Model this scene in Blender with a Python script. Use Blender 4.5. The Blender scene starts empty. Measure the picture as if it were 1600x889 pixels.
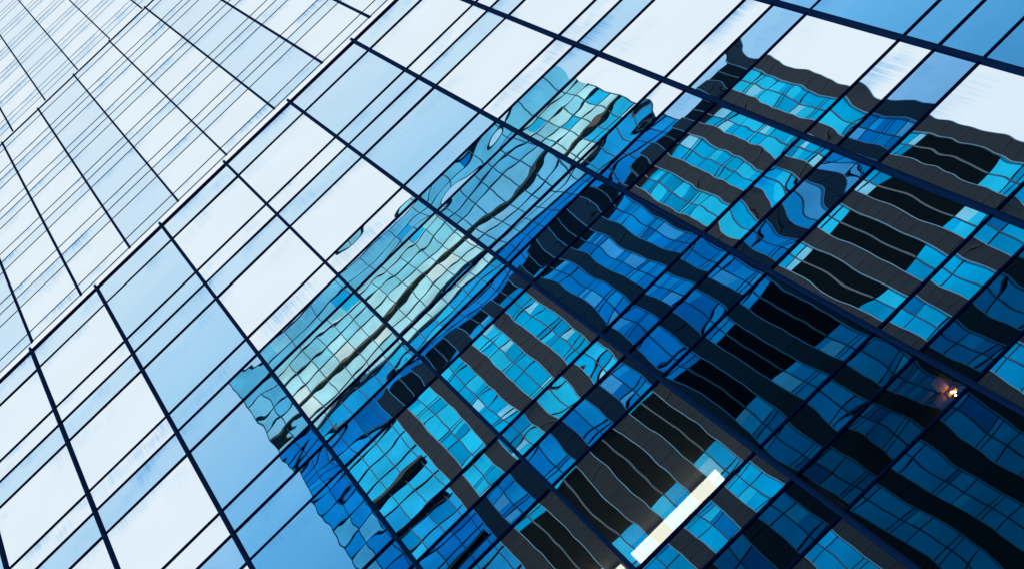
import bpy, bmesh, math, random
from mathutils import Matrix, Vector

# ------------------------------------------------------------------ scene
S = bpy.context.scene
COL = S.collection
S.view_settings.view_transform = 'Standard'
S.view_settings.look = 'None'
S.view_settings.gamma = 1.0
S.view_settings.exposure = 0.0
S.render.engine = 'CYCLES'
S.cycles.max_bounces = 12
S.cycles.glossy_bounces = 8
S.cycles.transparent_max_bounces = 8

# ------------------------------------------------------------------ measures
BAY = 1.5                       # width of one facade bay
FL = 2.382523865668072 * BAY    # storey height
ROW = (0.0, 0.5758, 0.7692)     # glass rows inside a storey: tall pane, narrow pane, spandrel pane
PAR = 0.2545 * FL               # parapet row above the top storey
EYE = 1.6
CX, CD = -1.0986 * BAY, 6.32654 * BAY          # camera x, distance from the street front
ZTOP = EYE + 20.3257 * BAY                     # level of row v = 0 on the lowest tier


def zrow(v, rho=1.0):
    return EYE + (ZTOP - FL * v - EYE) * rho


def xcol(u, rho=1.0):
    return CX + (u * BAY - CX) * rho


# ------------------------------------------------------------------ materials
def new_mat(name):
    m = bpy.data.materials.new(name)
    m.use_nodes = True
    nt = m.node_tree
    nt.nodes.clear()
    out = nt.nodes.new('ShaderNodeOutputMaterial')
    return m, nt, out


def principled(name, col, rough=0.5, metal=0.0, noise=0.0, nscale=3.0, emit=None, estr=0.0, spec=0.5):
    m, nt, out = new_mat(name)
    b = nt.nodes.new('ShaderNodeBsdfPrincipled')
    b.inputs['Base Color'].default_value = (*col, 1)
    b.inputs['Roughness'].default_value = rough
    b.inputs['Metallic'].default_value = metal
    b.inputs['Specular IOR Level'].default_value = spec
    if emit:
        b.inputs['Emission Color'].default_value = (*emit, 1)
        b.inputs['Emission Strength'].default_value = estr
    if noise > 0:
        tc = nt.nodes.new('ShaderNodeTexCoord')
        n = nt.nodes.new('ShaderNodeTexNoise')
        n.inputs['Scale'].default_value = nscale
        n.inputs['Detail'].default_value = 5
        mr = nt.nodes.new('ShaderNodeMapRange')
        mr.inputs['To Min'].default_value = 1 - noise
        mr.inputs['To Max'].default_value = 1 + noise
        mx = nt.nodes.new('ShaderNodeMix')
        mx.data_type = 'RGBA'
        mx.blend_type = 'MULTIPLY'
        mx.inputs['Factor'].default_value = 1
        mx.inputs['A'].default_value = (*col, 1)
        nt.links.new(tc.outputs['Object'], n.inputs['Vector'])
        nt.links.new(n.outputs['Fac'], mr.inputs['Value'])
        nt.links.new(mr.outputs['Result'], mx.inputs['B'])
        nt.links.new(mx.outputs['Result'], b.inputs['Base Color'])
    nt.links.new(b.outputs['BSDF'], out.inputs['Surface'])
    return m


def coated_glass(name, ramp, clear=0.0, streak=0.5):
    """Reflective coated glass: reflectance rises towards grazing view; rain streaks below the rails."""
    m, nt, out = new_mat(name)
    N, L = nt.nodes.new, nt.links.new
    lw = N('ShaderNodeLayerWeight')
    lw.inputs['Blend'].default_value = 0.5
    cr = N('ShaderNodeValToRGB')
    els = cr.color_ramp.elements
    while len(els) > 1:
        els.remove(els[-1])
    pts = sorted((1 - c, col) for c, col in ramp)
    els[0].position = pts[0][0]
    els[0].color = (*pts[0][1], 1)
    for p, c in pts[1:]:
        e = els.new(p)
        e.color = (*c, 1)
    L(lw.outputs['Facing'], cr.inputs['Fac'])
    # rain streaks: noise stretched down the pane, strongest just under the rail above
    geo = N('ShaderNodeNewGeometry')
    mp = N('ShaderNodeMapping')
    mp.inputs['Scale'].default_value = (38, 38, 0.8)
    mp.inputs['Rotation'].default_value = (0, math.radians(2.0), 0)
    n1 = N('ShaderNodeTexNoise')
    n1.inputs['Scale'].default_value = 1.0
    n1.inputs['Detail'].default_value = 4
    n1.inputs['Roughness'].default_value = 0.65
    L(geo.outputs['Position'], mp.inputs['Vector'])
    L(mp.outputs['Vector'], n1.inputs['Vector'])
    n2 = N('ShaderNodeTexNoise')          # clumps: where streaks gather
    n2.inputs['Scale'].default_value = 1.1
    n2.inputs['Detail'].default_value = 2
    L(geo.outputs['Position'], n2.inputs['Vector'])
    uv = N('ShaderNodeUVMap')
    uv.uv_map = 'UVMap'
    sx = N('ShaderNodeSeparateXYZ')
    L(uv.outputs['UV'], sx.inputs['Vector'])
    top = N('ShaderNodeMapRange')         # metres below the rail above -> weight
    top.inputs['From Min'].default_value = 0.0
    top.inputs['From Max'].default_value = 0.8
    top.inputs['To Min'].default_value = 0.30
    top.inputs['To Max'].default_value = 0.0
    L(sx.outputs['Y'], top.inputs['Value'])
    s1 = N('ShaderNodeMapRange')
    s1.inputs['From Min'].default_value = 0.44
    s1.inputs['From Max'].default_value = 0.70
    add = N('ShaderNodeMath')
    add.operation = 'MULTIPLY_ADD'        # streak noise + weight/2 ...
    L(top.outputs['Result'], add.inputs[0])
    add.inputs[1].default_value = 0.45
    L(n1.outputs['Fac'], add.inputs[2])
    L(add.outputs[0], s1.inputs['Value'])
    s2 = N('ShaderNodeMapRange')
    s2.inputs['From Min'].default_value = 0.46
    s2.inputs['From Max'].default_value = 0.66
    L(n2.outputs['Fac'], s2.inputs['Value'])
    mul = N('ShaderNodeMath')
    mul.operation = 'MULTIPLY'
    L(s1.outputs['Result'], mul.inputs[0])
    L(s2.outputs['Result'], mul.inputs[1])
    mul2 = N('ShaderNodeMath')
    mul2.operation = 'MULTIPLY'
    L(mul.outputs[0], mul2.inputs[0])
    L(top.outputs['Result'], mul2.inputs[1])
    mul3 = N('ShaderNodeMath')
    mul3.operation = 'MULTIPLY'
    mul3.inputs[1].default_value = 3.6 * streak
    mul3.use_clamp = True
    L(mul2.outputs[0], mul3.inputs[0])
    dirt = N('ShaderNodeMix')
    dirt.data_type = 'RGBA'
    dirt.blend_type = 'MULTIPLY'
    L(mul3.outputs[0], dirt.inputs['Factor'])
    L(cr.outputs['Color'], dirt.inputs['A'])
    dirt.inputs['B'].default_value = (0.16, 0.52, 0.85, 1)
    # faint uneven film
    n3 = N('ShaderNodeTexNoise')
    n3.inputs['Scale'].default_value = 0.9
    n3.inputs['Detail'].default_value = 6
    L(geo.outputs['Position'], n3.inputs['Vector'])
    fm = N('ShaderNodeMapRange')
    fm.inputs['To Min'].default_value = 0.94
    fm.inputs['To Max'].default_value = 1.03
    L(n3.outputs['Fac'], fm.inputs['Value'])
    film = N('ShaderNodeMix')
    film.data_type = 'RGBA'
    film.blend_type = 'MULTIPLY'
    film.inputs['Factor'].default_value = 1
    L(dirt.outputs['Result'], film.inputs['A'])
    L(fm.outputs['Result'], film.inputs['B'])
    g = N('ShaderNodeBsdfGlossy')
    g.inputs['Roughness'].default_value = 0.0
    L(film.outputs['Result'], g.inputs['Color'])
    if clear > 0:
        t = N('ShaderNodeBsdfTransparent')
        t.inputs['Color'].default_value = (0.85, 0.95, 1, 1)
        mix = N('ShaderNodeMixShader')
        mix.inputs['Fac'].default_value = clear
        L(g.outputs['BSDF'], mix.inputs[1])
        L(t.outputs['BSDF'], mix.inputs[2])
        L(mix.outputs['Shader'], out.inputs['Surface'])
    else:
        L(g.outputs['BSDF'], out.inputs['Surface'])
    return m


WHITE = [(0.02, (.93, .97, 1)), (0.30, (.88, .945, .985)), (0.45, (.87, .94, .985)), (0.53, (.80, .90, .97)), (0.60, (.55, .70, .83)), (0.68, (.30, .44, .58)), (1, (.2, .3, .4))]
BLUE = [(0.02, (.92, .96, .99)), (0.16, (.84, .92, .98)), (0.29, (.66, .83, .95)), (0.35, (.42, .70, .91)), (0.43, (.14, .47, .82)), (0.48, (.07, .33, .65)), (0.55, (.045, .18, .29)), (0.62, (.028, .105, .165)), (1, (.025, .09, .14))]
SPAN = [(0.02, (.92, .96, .99)), (0.16, (.85, .93, .98)), (0.29, (.74, .88, .97)), (0.35, (.54, .77, .94)), (0.43, (.26, .56, .86)), (0.48, (.17, .43, .75)), (0.55, (.055, .21, .34)), (0.62, (.032, .11, .175)), (1, (.025, .09, .14))]
M_WHITE = coated_glass('silver_coated_glass', WHITE)
M_BLUE = coated_glass('blue_coated_glass', BLUE, streak=0.5)
M_SPAN = coated_glass('blue_spandrel_glass', SPAN, streak=0.9)
M_NARROW = coated_glass('silver_narrow_glass', WHITE, streak=0.9)
M_CLEAR = coated_glass('silver_coated_glass_lit_room', WHITE, clear=0.20, streak=0.3)
M_CLEARBLUE = coated_glass('blue_coated_glass_lit_room', BLUE, clear=0.4, streak=0.2)
M_MULL = principled('navy_anodised_metal', (0.004, 0.022, 0.085), 0.8, 0.0, 0.2, 2.0, spec=0.0)
M_RAIL = principled('navy_rail_metal', (0.002, 0.010, 0.06), 0.8, 0.0, 0.2, 4.0, spec=0.0)
M_FLASH = principled('bright_flashing_metal', (0.95, 0.97, 0.99), 0.03, 1.0)
M_CORE = principled('concrete_core', (0.10, 0.11, 0.12), 0.8, 0, 0.2, 1.0)
M_CEIL = principled('ceiling_tile', (0.42, 0.38, 0.32), 0.9, 0, 0.1, 4.0)


# ------------------------------------------------------------------ mesh helpers
def link(name, bm, mats, parent=None, smooth=False):
    me = bpy.data.meshes.new(name)
    bm.to_mesh(me)
    bm.free()
    for m in (mats if isinstance(mats, (list, tuple)) else [mats]):
        me.materials.append(m)
    if smooth:
        me.polygons.foreach_set('use_smooth', [True] * len(me.polygons))
    o = bpy.data.objects.new(name, me)
    COL.objects.link(o)
    if parent:
        o.parent = parent
    return o


def box(bm, x0, x1, y0, y1, z0, z1, mi=0):
    vs = [bm.verts.new((x, y, z)) for x in (x0, x1) for y in (y0, y1) for z in (z0, z1)]
    for q in ((0, 1, 3, 2), (4, 6, 7, 5), (0, 4, 5, 1), (2, 3, 7, 6), (0, 2, 6, 4), (1, 5, 7, 3)):
        f = bm.faces.new([vs[i] for i in q])
        f.material_index = mi
    return vs


def soft_box(bm, x0, x1, y0, y1, z0, z1, r, mi=0):
    """Vertical bar with chamfered long edges."""
    pts = [(x0 + r, y0), (x1 - r, y0), (x1, y0 + r), (x1, y1), (x0, y1), (x0, y0 + r)]
    a = [bm.verts.new((x, y, z0)) for x, y in pts]
    b = [bm.verts.new((x, y, z1)) for x, y in pts]
    n = len(pts)
    for i in range(n):
        f = bm.faces.new([a[i], a[(i + 1) % n], b[(i + 1) % n], b[i]])
        f.material_index = mi
    bm.faces.new(a[::-1]).material_index = mi
    bm.faces.new(b).material_index = mi


def one_box(name, x0, x1, y0, y1, z0, z1, m, parent=None):
    bm = bmesh.new()
    box(bm, x0, x1, y0, y1, z0, z1)
    bmesh.ops.recalc_face_normals(bm, faces=bm.faces)
    return link(name, bm, m, parent)


def thing(name, label, cat, loc, group=None):
    o = bpy.data.objects.new(name, None)
    COL.objects.link(o)
    o.location = loc
    o.empty_display_size = 1
    o['label'] = label
    o['category'] = cat
    if group:
        o['group'] = group
    return o


def structure(name, bm, m):
    o = link(name, bm, m)
    o['kind'] = 'structure'
    return o


# ------------------------------------------------------------------ camera
R = [[0.7128054951373781, 0.34175439105501526, 0.6124640906177581],
     [-0.6981627708586221, 0.26243709358726053, 0.6661047344792117],
     [0.06691092204291338, -0.9024027416310445, 0.42566679504921534]]
cv = lambda r: Vector((r[0], r[2], -r[1]))
right, up, back = cv(R[0]), -cv(R[1]), -cv(R[2])
cam_d = bpy.data.cameras.new('camera')
cam = bpy.data.objects.new('camera', cam_d)
COL.objects.link(cam)
cam.matrix_world = Matrix(((right.x, up.x, back.x, CX), (right.y, up.y, back.y, -CD), (right.z, up.z, back.z, EYE), (0, 0, 0, 1)))
cam_d.sensor_width = 36
cam_d.lens = 3000 / 1600 * 36
cam_d.clip_start = 0.05
cam_d.clip_end = 5000
S.camera = cam


def to_pixel(x, y, z):
    d = Vector((x - CX, y + CD, z - EYE))
    w = -d.dot(back)
    if w <= 0.01:
        return None
    return 800 + 3000 * d.dot(right) / w, 444.5 - 3000 * d.dot(up) / w


def shown_area(x0, x1, y, z0, z1):
    """Rough area in the frame of a pane (0 when outside)."""
    ps = [to_pixel(x, y, z) for x in (x0, x1) for z in (z0, z1)]
    if any(p is None for p in ps):
        return 0
    if max(p[0] for p in ps) < 0 or min(p[0] for p in ps) > 1600 or max(p[1] for p in ps) < 0 or min(p[1] for p in ps) > 889:
        return 0
    n = 0
    for i in range(6):
        for j in range(6):
            p = to_pixel(x0 + (x1 - x0) * (i + .5) / 6, y, z0 + (z1 - z0) * (j + .5) / 6)
            n += (0 <= p[0] <= 1600 and 0 <= p[1] <= 889)
    a = abs((ps[2][0] - ps[0][0]) * (ps[1][1] - ps[0][1]) - (ps[2][1] - ps[0][1]) * (ps[1][0] - ps[0][0]))
    return a * max(n, .3) / 36


# ------------------------------------------------------------------ wavy panes
def pane_mesh(bm, x0, x1, y, z0, z1, rng, fine, mi, k=1.0):
    """One sheet of glass, bowed and rippled by a few millimetres as toughened panes are."""
    w, h = x1 - x0, z1 - z0
    if fine:
        nx, nz = 34, max(14, int(h / 0.052))
    else:
        nx, nz = 2, 2
    k, kf = (k if isinstance(k, tuple) else (k, k))
    if h < 1.0:
        k *= 1.3
    k *= rng.uniform(.75, 1.2)
    bow = rng.choice((-1, 1, 1)) * rng.uniform(0.3, 1.0) * 0.0012 * min(h, 1.5) * k
    bow2 = rng.uniform(-1, 1) * 0.0005 * k
    tx, tz = rng.gauss(0, 0.0018), rng.gauss(0, 0.0014)
    modes = []
    for _ in range(5):
        lam = rng.uniform(0.55, 1.3)
        th = rng.uniform(0, math.pi)
        modes.append((2 * math.pi / lam * math.cos(th), 2 * math.pi / lam * math.sin(th), rng.uniform(0, 6.28), 0.0007 * k * lam / 6.28))
    for _ in range(5):
        lam = rng.uniform(0.20, 0.36)
        th = rng.uniform(0.15, 1.2) * rng.choice((-1, 1))
        modes.append((2 * math.pi / lam * math.cos(th), 2 * math.pi / lam * math.sin(th), rng.uniform(0, 6.28), 0.00026 * kf * lam / 6.28))
    uvl = bm.loops.layers.uv.get('UVMap') or bm.loops.layers.uv.new('UVMap')
    rows = []
    for j in range(nz + 1):
        t = j / nz
        r = []
        for i in range(nx + 1):
            s = i / nx
            e = 0.0
            if fine:
                px, pz = (s - .5) * w, (t - .5) * h
                e = bow * 16 * s * (1 - s) * t * (1 - t) + bow2 * math.sin(2 * math.pi * s) * math.sin(math.pi * t)
                e += tx * px + tz * pz
                for kx, kz, ph, am in modes:
                    e += am * math.sin(kx * px + kz * pz + ph)
            r.append(bm.verts.new((x0 + s * w, y + e, z0 + t * h)))
        rows.append(r)
    for j in range(nz):
        for i in range(nx):
            f = bm.faces.new((rows[j][i], rows[j][i + 1], rows[j + 1][i + 1], rows[j + 1][i]))
            f.material_index = mi
            f.smooth = True
            for lp, (s, t) in zip(f.loops, ((i, j), (i + 1, j), (i + 1, j + 1), (i, j + 1))):
                lp[uvl].uv = (s / nx * w, (1 - t / nz) * h)     # metres, v measured down from the rail above


# ------------------------------------------------------------------ the glass tower
tower = thing('glass_tower', 'stepped office tower of mirror glass with dark blue mullions filling the whole picture', 'office tower', (0, 6, 0))
tower_inv = Matrix.Translation((0, -6, 0))


def own(o, parent=tower):
    o.parent = parent
    o.matrix_parent_inverse = Matrix.Translation(-parent.location)
    return o


panes = {'vision_pane': [], 'narrow_pane': [], 'spandrel_pane': []}


def tier(rho, u0, du, cols, vtop, vrow1, dv, floors, zbot, blue_mod, y, mull_w, fin, wav, coping_h, flash_h):
    """One stepped tier: glass rows between mullions; vrow1 = level of the first tall pane's top, in rows of the street front."""
    xs = [xcol(u0 + du * c, rho) for c in cols]
    top = zrow(vtop, rho)
    rail_d = 0.014 if rho < 1.1 else 0.009 if rho < 1.4 else 0.0065
    rails = []
    rng = random.Random(int(rho * 1000))
    if vrow1 > vtop + 1e-6:
        bands = [('spandrel_pane', vtop, vrow1)]
    else:
        bands = []
    for k in range(floors):
        a = vrow1 + dv * k
        bands += [('vision_pane', a, a + dv * ROW[1]), ('narrow_pane', a + dv * ROW[1], a + dv * ROW[2]), ('spandrel_pane', a + dv * ROW[2], a + dv)]
    for kind, va, vb in bands:
        z1, z0 = zrow(va, rho), zrow(vb, rho)
        if z1 <= zbot:
            break
        z0 = max(z0, zbot)
        rails.append(z0)
        for i, c in enumerate(cols[:-1]):
            blue = (c % 3) == blue_mod
            mat = M_BLUE if blue else {'vision_pane': M_WHITE, 'narrow_pane': M_NARROW, 'spandrel_pane': M_SPAN}[kind]
            if wav and kind == 'vision_pane' and abs(va - 4.0) < .01 and c in (-2, -1):
                mat = M_CLEAR
            if wav and kind == 'spandrel_pane' and abs(va - 4.7692) < .01 and c == 0:
                mat = M_CLEARBLUE
            panes[kind].append((shown_area(xs[i], xs[i + 1], y, z0, z1), xs[i], xs[i + 1], y, z0, z1, mat, WAVES.get(c, (.7, .8)) if wav else None, rng.random()))
    # mullions
    for x in xs:
        bm = bmesh.new()
        soft_box(bm, x - mull_w / 2, x + mull_w / 2, y - fin, y + 0.06, zbot, top + coping_h + 0.05, 0.012)
        bmesh.ops.recalc_face_normals(bm, faces=bm.faces)
        own(link('mullion', bm, M_MULL))
    # rails, one bar per level, cut at the mullions
    for z in rails:
        bm = bmesh.new()
        for i in range(len(xs) - 1):
            box(bm, xs[i] + mull_w / 2, xs[i + 1] - mull_w / 2, y - rail_d, y + 0.03, z - rail_d, z + rail_d)
        bmesh.ops.recalc_face_normals(bm, faces=bm.faces)
        own(link('transom', bm, M_RAIL))
    # coping and flashing
    bm = bmesh.new()
    for i in range(len(xs) - 1):
        box(bm, xs[i] + mull_w / 2, xs[i + 1] - mull_w / 2, y - 0.022, y + 0.1, top, top + coping_h)
    bmesh.ops.recalc_face_normals(bm, faces=bm.faces)
    own(link('coping', bm, M_RAIL))
    bm = bmesh.new()
    for i in range(len(xs) - 1):
        box(bm, xs[i] + .03, xs[i + 1] - .03, y - 0.02, y + 0.16, top + coping_h + .002, top + coping_h + flash_h)
    bmesh.ops.recalc_face_normals(bm, faces=bm.faces)
    own(link('flashing', bm, M_FLASH))
    return xs, top


# how strongly the glass of each bay of the street front is bowed and rippled
WAVES = {-3: (.8, 1.5), -2: (.42, .7), -1: (.65, .85), 0: (1.15, .7), 1: (.8, .8), 2: (.7, .9), 3: (.8, .8)}
R2, R3 = 1.32, 1.456
Y2, Y3 = CD * (R2 - 1), CD * (R3 - 1)
xs1, top1 = tier(1.0, 0.0, 1.0, list(range(-9, 9)), -0.2545, 0.0, 1.0, 9, 0.4, 0, 0.0, 0.046, 0.055, 1.0, 0.07, 0.22)
xs2, top2 = tier(R2, -0.926, 0.757, list(range(-8, 9)), -4.012, -3.854, 0.7295, 9, top1 - 0.6, 1, Y2, 0.048, 0.05, 0.0, 0.03, 0.08)
xs3, top3 = tier(R3, -0.212, 0.687, list(range(-8, 8)), -4.238 - 0.645 * 12 - .15, -4.238 - 0.645 * 12, 0.645, 13, top2 - 0.6, 0, Y3, 0.048, 0.05, 0.0, 0.03, 0.08)

seed = 11
for kind, lst in panes.items():
    lst.sort(key=lambda p: -p[0])
    rest = bmesh.new()
    rest_mats = []
    for n, (area, x0, x1, y, z0, z1, mat, wav, sd) in enumerate(lst):
        rng = random.Random(int(sd * 1e9))
        if area > 0 and n < 98:
            bm = bmesh.new()
            pane_mesh(bm, x0, x1, y, z0, z1, rng, bool(wav), 0, wav or 1.0)
            own(link(kind, bm, mat))
        else:
            if mat not in rest_mats:
                rest_mats.append(mat)
            pane_mesh(rest, x0, x1, y, z0, z1, rng, False, rest_mats.index(mat))
    o = own(link(kind, rest, rest_mats))
    o['kind'] = 'stuff'

# the body behind the glass; a lit room opens behind two bays
zc, zf = zrow(4.0), zrow(5.0)
bm = bmesh.new()
xa, xb, DB = xs1[0], xs1[-1], 24.0
rx0, rx1 = -4.5, 0.0
qx0, qx1, q0, q1 = 0.10, 2.4, zrow(5.9), zrow(4.6)
G, ZT = 0.12, top1 - .55
for b in ((xa, rx0, G, DB, 0, ZT), (rx0, rx1, G, DB, 0, zf), (rx0, rx1, G, DB, zc + .25, ZT), (rx0, rx1, 6.0, DB, zf, zc + .25), (rx1, qx0, G, DB, 0, ZT),
          (qx0, qx1, G, DB, 0, q0), (qx0, qx1, G, DB, q1, ZT), (qx0, qx1, 4.0, DB, q0, q1), (qx1, xb, G, DB, 0, ZT),
          (xs2[0], xs2[-1], Y2 + G, DB, top1 - .5, top2 - .55), (xs3[0], xs3[-1], Y3 + G, DB, top2 - .5, top3 - .2)):
    box(bm, *b)
bmesh.ops.recalc_face_normals(bm, faces=bm.faces)
own(link('core', bm, M_CORE))
own(one_box('ceiling', rx0, rx1, G, 6.0, zc + .03, zc + .245, M_CEIL))

# ------------------------------------------------------------------ ceiling lights of the lit room
M_TUBE = principled('light_diffuser', (0.9, 0.88, 0.8), 0.4, emit=(1.0, 0.92, 0.70), estr=5.0)
M_LOUV = principled('light_louvre', (0.03, 0.02, 0.01), 0.7, 0.0, emit=(1.0, 0.66, 0.34), estr=1.7)
M_HOUS = principled('light_housing', (0.55, 0.58, 0.62), 0.35, 0.6)


def strip_light(x0, x1, label):
    t = thing('ceiling_light', label, 'ceiling light', ((x0 + x1) / 2, 1.27, zc), 'strip lights on the office ceiling')
    bm = bmesh.new()
    box(bm, x0, x1, 1.165, 1.392, zc - .029, zc + .03)
    box(bm, x0, x1, 1.378, 1.392, zc - .09, zc - .031)
    box(bm, x0 - .012, x0, 1.158, 1.392, zc - .055, zc + .03)
    box(bm, x1, x1 + .012, 1.158, 1.392, zc - .055, zc + .03)
    bmesh.ops.recalc_face_normals(bm, faces=bm.faces)
    own(link('housing', bm, M_HOUS), t)
    bm = bmesh.new()
    ring = [(1.166, zc - .03), (1.166, zc - .075), (1.180, zc - .088), (1.296, zc - .088), (1.308, zc - .075), (1.308, zc - .03)]
    va = [bm.verts.new((x0 + .004, y, z)) for y, z in ring]
    vb = [bm.verts.new((x1 - .004, y, z)) for y, z in ring]
    for i in range(len(ring)):
        bm.faces.new((va[i], va[(i + 1) % len(ring)], vb[(i + 1) % len(ring)], vb[i]))
    bm.faces.new(va)
    bm.faces.new(vb[::-1])
    bmesh.ops.recalc_face_normals(bm, faces=bm.faces)
    own(link('diffuser', bm, M_TUBE), t)
    bm = bmesh.new()
    box(bm, x0 + .005, x1 - .005, 1.310, 1.376, zc - .06, zc - .032)
    n = 44
    for i in range(n):
        x = x0 + .01 + (x1 - x0 - .02) * i / (n - 1)
        box(bm, x - .004, x + .004, 1.312, 1.375, zc - .085, zc - .061)
    bmesh.ops.recalc_face_normals(bm, faces=bm.faces)
    own(link('louvre', bm, M_LOUV), t)
    return t


strip_light(-1.395, -0.200, 'long lit white strip light shining through the lower right mirror glass')
strip_light(-2.760, -1.535, 'strip light cut by the bottom edge, only its bright corner showing')

# a small warm lamp and its bronze backing on the ceiling of the room behind one dark blue pane
M_BRONZE = principled('bronze_panel', (0.5, 0.24, 0.09), 0.6, 0.0, 0.5, 14.0)
M_BULB = principled('lit_bulb', (1, .8, .5), 0.4, emit=(1.0, 0.50, 0.16), estr=120.0)
lamp = thing('spot_lamp', 'small warm spot lamp glowing on bronze panels behind a dark blue pane at far right', 'ceiling lamp', (1.55, 0.8, q1))
bm = bmesh.new()
for (x0, x1, y0, y1, d) in ((1.50, 1.60, .63, .78, .01), (1.55, 1.66, .69, .86, .03), (1.36, 1.52, .76, .86, .02), (1.46, 1.58, .84, .93, .04)):
    box(bm, x0, x1, y0, y1, q1 - .05 - d, q1 - .012 - d * .2)
bmesh.ops.recalc_face_normals(bm, faces=bm.faces)
own(link('backing_panel', bm, M_BRONZE), lamp)
for bx, by in ((1.640, .888), (1.668, .915), (1.652, .945)):
    bm = bmesh.new()
    bmesh.ops.create_uvsphere(bm, u_segments=12, v_segments=8, radius=.008, matrix=Matrix.Translation((bx, by, q1 - .12)))
    own(link('bulb', bm, M_BULB), lamp)
bm = bmesh.new()
box(bm, 1.60, 1.70, .90, .93, q1 - .10, q1 + .01)
bmesh.ops.recalc_face_normals(bm, faces=bm.faces)
own(link('bracket', bm, M_BRONZE), lamp)

# ------------------------------------------------------------------ what the glass mirrors: towers across the street
RA, RB = 5.6, 6.6


def ax(x, r):            # positions are offsets in metres from the camera, measured at the glass plane
    return CX + x * r


def az(h, r):
    return EYE + (h - EYE) * r


def ay(r):
    return -CD * (r - 1)


def pane_mat(name, col, rough=0.03):
    """Tinted mirror glass with a slow unevenness in the coating."""
    m, nt, out = new_mat(name)
    N, L = nt.nodes.new, nt.links.new
    g = N('ShaderNodeBsdfGlossy')
    g.inputs['Roughness'].default_value = rough
    tc = N('ShaderNodeTexCoord')
    n = N('ShaderNodeTexNoise')
    n.inputs['Scale'].default_value = 0.35
    n.inputs['Detail'].default_value = 4
    mr = N('ShaderNodeMapRange')
    mr.inputs['From Min'].default_value = 0.3
    mr.inputs['From Max'].default_value = 0.7
    mr.inputs['To Min'].default_value = 0.78
    mr.inputs['To Max'].default_value = 1.15
    mx = N('ShaderNodeMix')
    mx.data_type = 'RGBA'
    mx.blend_type = 'MULTIPLY'
    mx.inputs['Factor'].default_value = 1
    mx.inputs['A'].default_value = (*col, 1)
    L(tc.outputs['Object'], n.inputs['Vector'])
    L(n.outputs['Fac'], mr.inputs['Value'])
    L(mr.outputs['Result'], mx.inputs['B'])
    L(mx.outputs['Result'], g.inputs['Color'])
    L(g.outputs['BSDF'], out.inputs['Surface'])
    return m


M_PIER = principled('pier_stone', (0.017, 0.030, 0.046), 0.65, 0, 0.3, 0.2, spec=.15)
M_JOINT = principled('pier_joint', (0.012, 0.013, 0.016), 0.7)
M_TRIM = principled('pier_edge_metal', (0.15, 0.33, 0.45), 0.45, 0.5)
M_POST = principled('louvre_post_metal', (0.09, 0.15, 0.19), 0.6, 0.2)
M_BLACK = principled('black_louvre', (0.006, 0.012, 0.017), 0.6, 0, 0.2, 1.0, spec=0.0)
M_SLATE = principled('slate_louvre', (0.016, 0.022, 0.030), 0.6, 0, 0.3, 1.0, spec=0.0)
M_FRAME = principled('window_frame_metal', (0.006, 0.065, 0.15), 0.5, 0.2)
WIN = [pane_mat('window_azure', (.0, .39, .70)), pane_mat('window_blue', (.0, .275, .54)), pane_mat('window_cyan', (.015, .53, .80)), pane_mat('window_pale', (.22, .64, .82)), pane_mat('window_deep', (.0, .17, .42))]
M_ROOF = principled('roof_slab', (0.12, 0.14, 0.16), 0.8)

block = thing('office_block', 'dark office block with grey piers and blue windows mirrored in the lower right glass', 'office block', (ax(2.4, RA), ay(RA) - 4, 0))
yb = ay(RA)
DEEP = 8.0
PITCH, PW = 0.52, 0.185
edges = [4.83 - PITCH * k for k in range(11)]           # right edges of the piers
H_ROOF, H_LOUV = 21.87, 21.36
FLP = 0.735                                             # storey of the block
BLK = (16.28, 17.64)                                    # plant storeys closed with black louvres
hbot = EYE + (0 - EYE) / RA
# body
bm = bmesh.new()
box(bm, ax(-0.55, RA), ax(5.38, RA), yb - DEEP, yb - 0.8, 0, az(H_ROOF, RA) - .4)
bmesh.ops.recalc_face_normals(bm, faces=bm.faces)
own(link('wall', bm, M_BLACK), block)
own(one_box('roof', ax(-0.54, RA), ax(5.37, RA), yb - DEEP + .1, yb - .85, az(H_ROOF, RA) - .39, az(H_ROOF, RA) - .1, M_ROOF), block)
spans = []
for i, re in enumerate([5.39] + edges):
    le = re - PW if i else 5.19
    bm = bmesh.new()
    box(bm, ax(le, RA), ax(re, RA), yb - .85, yb, 0, az(H_ROOF, RA))
    # joints in the stone, cut as thin dark bands
    for s in range(0, 150):
        h = H_ROOF - .185 * s * 1.0
        if h < hbot + .1:
            break
        box(bm, ax(le + .002, RA), ax(re - .002, RA), yb + .001, yb + .012, az(h, RA) - .03, az(h, RA) + .03, 1)
    bmesh.ops.recalc_face_normals(bm, faces=bm.faces)
    p = own(link('pier', bm, [M_PIER, M_JOINT]), block)
    bm = bmesh.new()
    box(bm, ax(le, RA) - .055, ax(le, RA) - .002, yb - .2, yb + .03, 0, az(H_ROOF, RA))
    box(bm, ax(re, RA) + .002, ax(re, RA) + .055, yb - .2, yb + .03, 0, az(H_ROOF, RA))
    bmesh.ops.recalc_face_normals(bm, faces=bm.faces)
    own(link('edge_trim', bm, M_TRIM), block)
    if i < 11:
        spans.append((edges[i], le))
rng = random.Random(5)
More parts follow.
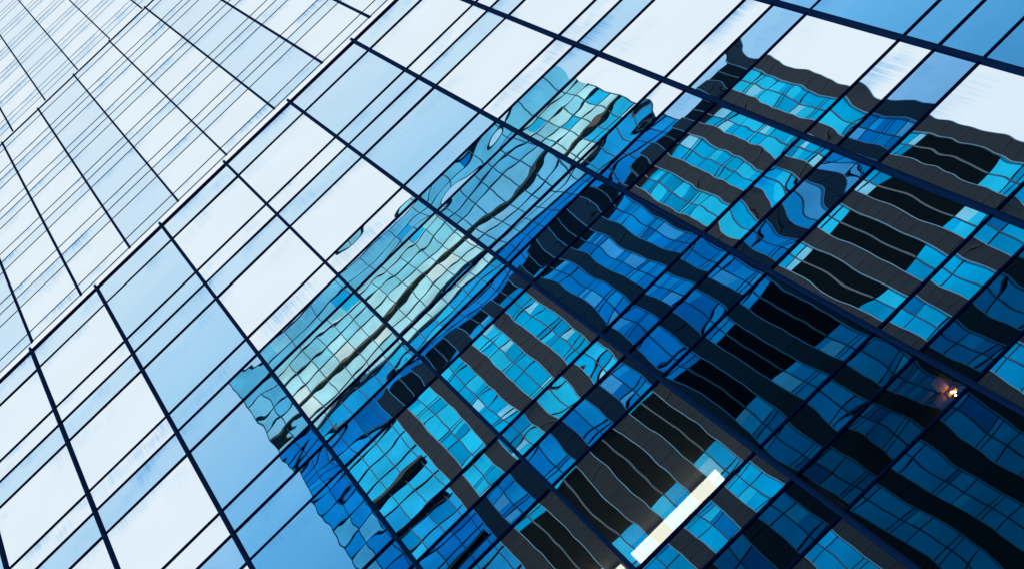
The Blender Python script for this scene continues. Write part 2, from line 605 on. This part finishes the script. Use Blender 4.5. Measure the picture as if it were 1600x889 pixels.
for (l, r) in spans:
    xl, xr = ax(l, RA), ax(r, RA)
    xm = (xl + xr) / 2
    gb, fb, lb = bmesh.new(), bmesh.new(), bmesh.new()
    # louvred top row
    box(lb, xl, xr, yb - .7, yb - .10, az(H_LOUV, RA), az(H_ROOF, RA) - .05, 1)
    box(lb, xl, xr, yb - .7, yb - .10, az(BLK[0], RA), az(BLK[1], RA), 0)
    box(fb, xm - .04, xm + .04, yb - .117, yb - .09, 0, az(H_LOUV, RA))
    cb = bmesh.new()
    for za, zb in ((az(H_LOUV, RA), az(H_ROOF, RA) - .05), (az(BLK[0], RA), az(BLK[1], RA))):
        box(cb, xm - .05, xm + .05, yb - .099, yb - .05, za, zb)
    bmesh.ops.recalc_face_normals(cb, faces=cb.faces)
    own(link('louvre_post', cb, M_POST), block)
    h = H_LOUV
    k = 0
    first = 21.05
    while True:
        # one storey: narrow slot between a double bar, tall pane, single bar, tall pane
        top = first - FLP * k
        if top < hbot + .2:
            break
        segs = [(top + .0, top - .075), (top - .075, top - .335), (top - .335, top - FLP)]
        if k == 0:
            segs = [(H_LOUV, top)] + segs
        low = top < BLK[0]  # lower storeys get darker panes: the street's dimness put into the glass colour
        c1 = rng.choice((0, 0, 1) if low else (0, 0, 1, 2, 2))
        for hi, lo in segs:
            for (a, b) in ((xl, xm), (xm, xr)):
                c = c1 if rng.random() < .6 else rng.choice((0, 0, 1, 4) if low else (0, 0, 0, 1, 2, 2, 3))
                pieces = [(hi, lo, c)]
                if hi - lo > .2 and rng.random() < (.15 if low else .35):      # blind half down
                    mid = lo + (hi - lo) * rng.uniform(.3, .7)
                    pieces = [(hi, mid, rng.choice((2, 0, 0) if low else (2, 3, 0))), (mid, lo, c)]
                for ph, pl, pc in pieces:
                    q = [gb.verts.new(v) for v in ((a, yb - .12, az(pl, RA)), (b, yb - .12, az(pl, RA)), (b, yb - .12, az(ph, RA)), (a, yb - .12, az(ph, RA)))]
                    tl = rng.gauss(0, .004)
                    for v, s in zip(q, (0, 1, 1, 0)):
                        v.co.y += s * tl
                    f = gb.faces.new(q)
                    f.material_index = pc
            if not (BLK[0] < hi < BLK[1]):
                box(fb, xl, xr, yb - .118, yb - .095, az(hi, RA) - .022, az(hi, RA) + .022)
        k += 1
    for bmx in (fb, lb):
        bmesh.ops.recalc_face_normals(bmx, faces=bmx.faces)
    own(link('window_glass', gb, WIN), block)
    own(link('window_bars', fb, M_FRAME), block)
    own(link('louvre_panel', lb, [M_BLACK, M_SLATE]), block)

# the teal glass tower behind the block
teal = thing('teal_tower', 'tall teal glass tower with open roof frame mirrored left of the dark block', 'office tower', (ax(1.2, RB), ay(RB) - 8, 0))
yt = ay(RB)
TX0, TX1 = -1.87, 4.27
TEAL = [pane_mat('teal_pane', (.26, .68, .78), .05), pane_mat('teal_pale_pane', (.46, .82, .85), .06), pane_mat('teal_cream_pane', (.68, .84, .80), .08), pane_mat('teal_blue_pane', (.01, .34, .70)), pane_mat('teal_cyan_pane', (.02, .50, .82)), pane_mat('teal_deep_pane', (.0, .22, .50))]
M_TBAR = principled('teal_bar', (0.02, 0.10, 0.16), 0.5, 0.3)
M_BROWN = principled('brown_band', (0.075, 0.06, 0.035), 0.6)
M_SHADE = principled('dark_sunshade', (0.012, 0.018, 0.022), 0.6)
box_bm = bmesh.new()
box(box_bm, ax(TX0, RB) + .1, ax(TX1, RB) - .1, yt - 16, yt - .3, 0, az(24.75, RB))
bmesh.ops.recalc_face_normals(box_bm, faces=box_bm.faces)
own(link('wall', box_bm, TEAL[5]), teal)
gb, fb = bmesh.new(), bmesh.new()
rows = [(25.74, 25.20, (0, 0, 1)), (25.20, 24.76, (0, 4, 0, 4, 5, 1)), (24.72, 24.38, (0, 0, 1)), (24.38, 23.98, (0, 1, 1)), (23.98, 23.61, (1, 1, 2, 0)), (23.56, 23.2, (1, 2, 2)), (23.2, 22.80, (1, 2, 0, 1)), (22.74, 22.42, (3, 4, 3)), (22.42, 22.05, (3, 3, 4)), (22.05, 21.7, (3, 3, 5))]
h = 21.7
while h > 2:
    rows.append((h, h - .37, (4, 3, 4, 1) if h > 19.2 else (3, 4, 5, 3)))
    h -= .37
NXC = 25
cw = (TX1 - TX0) / NXC
rng = random.Random(9)
for hi, lo, cs in rows:
    for i in range(NXC):
        if hi > 25 and lo > 24.9 and rng.random() < .0:
            continue
        a, b = ax(TX0 + cw * i, RB), ax(TX0 + cw * (i + 1), RB)
        c = cs[0] if rng.random() < .6 else rng.choice(cs)
        if TX0 + cw * i > 3.3 and hi < 25 and hi > 22.9 and rng.random() < .5:
            c = 4
        off = -.15
        q = [gb.verts.new((x, yt + off + rng.gauss(0, .006), az(z, RB))) for x, z in ((a, lo), (b, lo), (b, hi), (a, hi))]
        gb.faces.new(q).material_index = c
    box(fb, ax(TX0, RB), ax(TX1, RB), yt - .2, yt - .09, az(hi, RB) - .04, az(hi, RB) + .04)
for i in range(NXC + 1):
    x = ax(TX0 + cw * i, RB)
    box(fb, x - .04, x + .04, yt - .2, yt - .08, 0, az(25.74 if i % 2 == 0 else 24.74, RB))
bmesh.ops.recalc_face_normals(fb, faces=fb.faces)
own(link('glass_skin', gb, TEAL), teal)
own(link('glazing_bars', fb, M_TBAR), teal)
own(one_box('band', ax(TX0, RB), ax(TX1, RB), yt - .2, yt + .02, az(23.555, RB), az(23.60, RB), M_BROWN), teal)
own(one_box('band', ax(TX0, RB), ax(TX1, RB), yt - .2, yt + .02, az(22.76, RB), az(22.80, RB), M_TBAR), teal)
for hb in (20.24, 19.2, 18.1):
    own(one_box('sunshade', ax(-1.34, RB), ax(-.60, RB), yt - .07, yt + .18, az(hb - .035, RB), az(hb + .035, RB), M_SHADE), teal)

# ------------------------------------------------------------------ ground
M_GROUND = principled('paving', (0.22, 0.22, 0.22), 0.8, 0, 0.15, 0.6)
M_ROAD = principled('asphalt', (0.05, 0.05, 0.052), 0.85, 0, 0.2, 1.5)
M_LINE = principled('road_paint', (0.75, 0.75, 0.72), 0.6)
bm = bmesh.new()
box(bm, -1500, 1500, -1500, 1500, -1.0, -0.13)
bmesh.ops.recalc_face_normals(bm, faces=bm.faces)
structure('ground', bm, M_GROUND)
bm = bmesh.new()
box(bm, -200, 200, -13, 40, -.128, 0.0)
bmesh.ops.recalc_face_normals(bm, faces=bm.faces)
structure('pavement', bm, M_GROUND)
bm = bmesh.new()
box(bm, -200, 200, -34, -13.004, -.128, -.12)
bmesh.ops.recalc_face_normals(bm, faces=bm.faces)
structure('road', bm, M_ROAD)
bm = bmesh.new()
for i in range(-20, 20):
    box(bm, i * 9, i * 9 + 3, -23.6, -23.45, -.119, -.115)
bmesh.ops.recalc_face_normals(bm, faces=bm.faces)
structure('road_marking', bm, M_LINE)

# ------------------------------------------------------------------ sky and sun
SUN_EL, SUN_AZ = math.radians(38), math.radians(250)
w = bpy.data.worlds.new('World')
S.world = w
w.use_nodes = True
nt = w.node_tree
nt.nodes.clear()
N, L = nt.nodes.new, nt.links.new
out = N('ShaderNodeOutputWorld')
bg = N('ShaderNodeBackground')
bg.inputs['Strength'].default_value = 0.1
sky = N('ShaderNodeTexSky')
sky.sky_type = 'NISHITA'
sky.sun_disc = False
sky.sun_elevation = SUN_EL
sky.sun_rotation = SUN_AZ
tc = N('ShaderNodeTexCoord')
n = N('ShaderNodeTexNoise')
n.inputs['Scale'].default_value = 1.2
n.inputs['Detail'].default_value = 6
n.inputs['Roughness'].default_value = 0.5
L(tc.outputs['Generated'], n.inputs['Vector'])
mr = N('ShaderNodeMapRange')
mr.inputs['From Min'].default_value = 0.3
mr.inputs['From Max'].default_value = 0.6
mr.inputs['To Min'].default_value = 0.975
mr.inputs['To Max'].default_value = 1.0
L(n.outputs['Fac'], mr.inputs['Value'])
mx = N('ShaderNodeMix')
mx.data_type = 'RGBA'
L(mr.outputs['Result'], mx.inputs['Factor'])
L(sky.outputs['Color'], mx.inputs['A'])
mx.inputs['B'].default_value = (8.9, 9.5, 10.0, 1)
L(mx.outputs['Result'], bg.inputs['Color'])
L(bg.outputs['Background'], out.inputs['Surface'])

sd = bpy.data.lights.new('sun', 'SUN')
sd.energy = 0.8
sd.angle = math.radians(20)
sd.color = (1.0, 0.96, 0.9)
so = bpy.data.objects.new('sun', sd)
COL.objects.link(so)
sdir = Vector((math.sin(SUN_AZ) * math.cos(SUN_EL), math.cos(SUN_AZ) * math.cos(SUN_EL), math.sin(SUN_EL)))
so.rotation_euler = sdir.to_track_quat('Z', 'Y').to_euler()
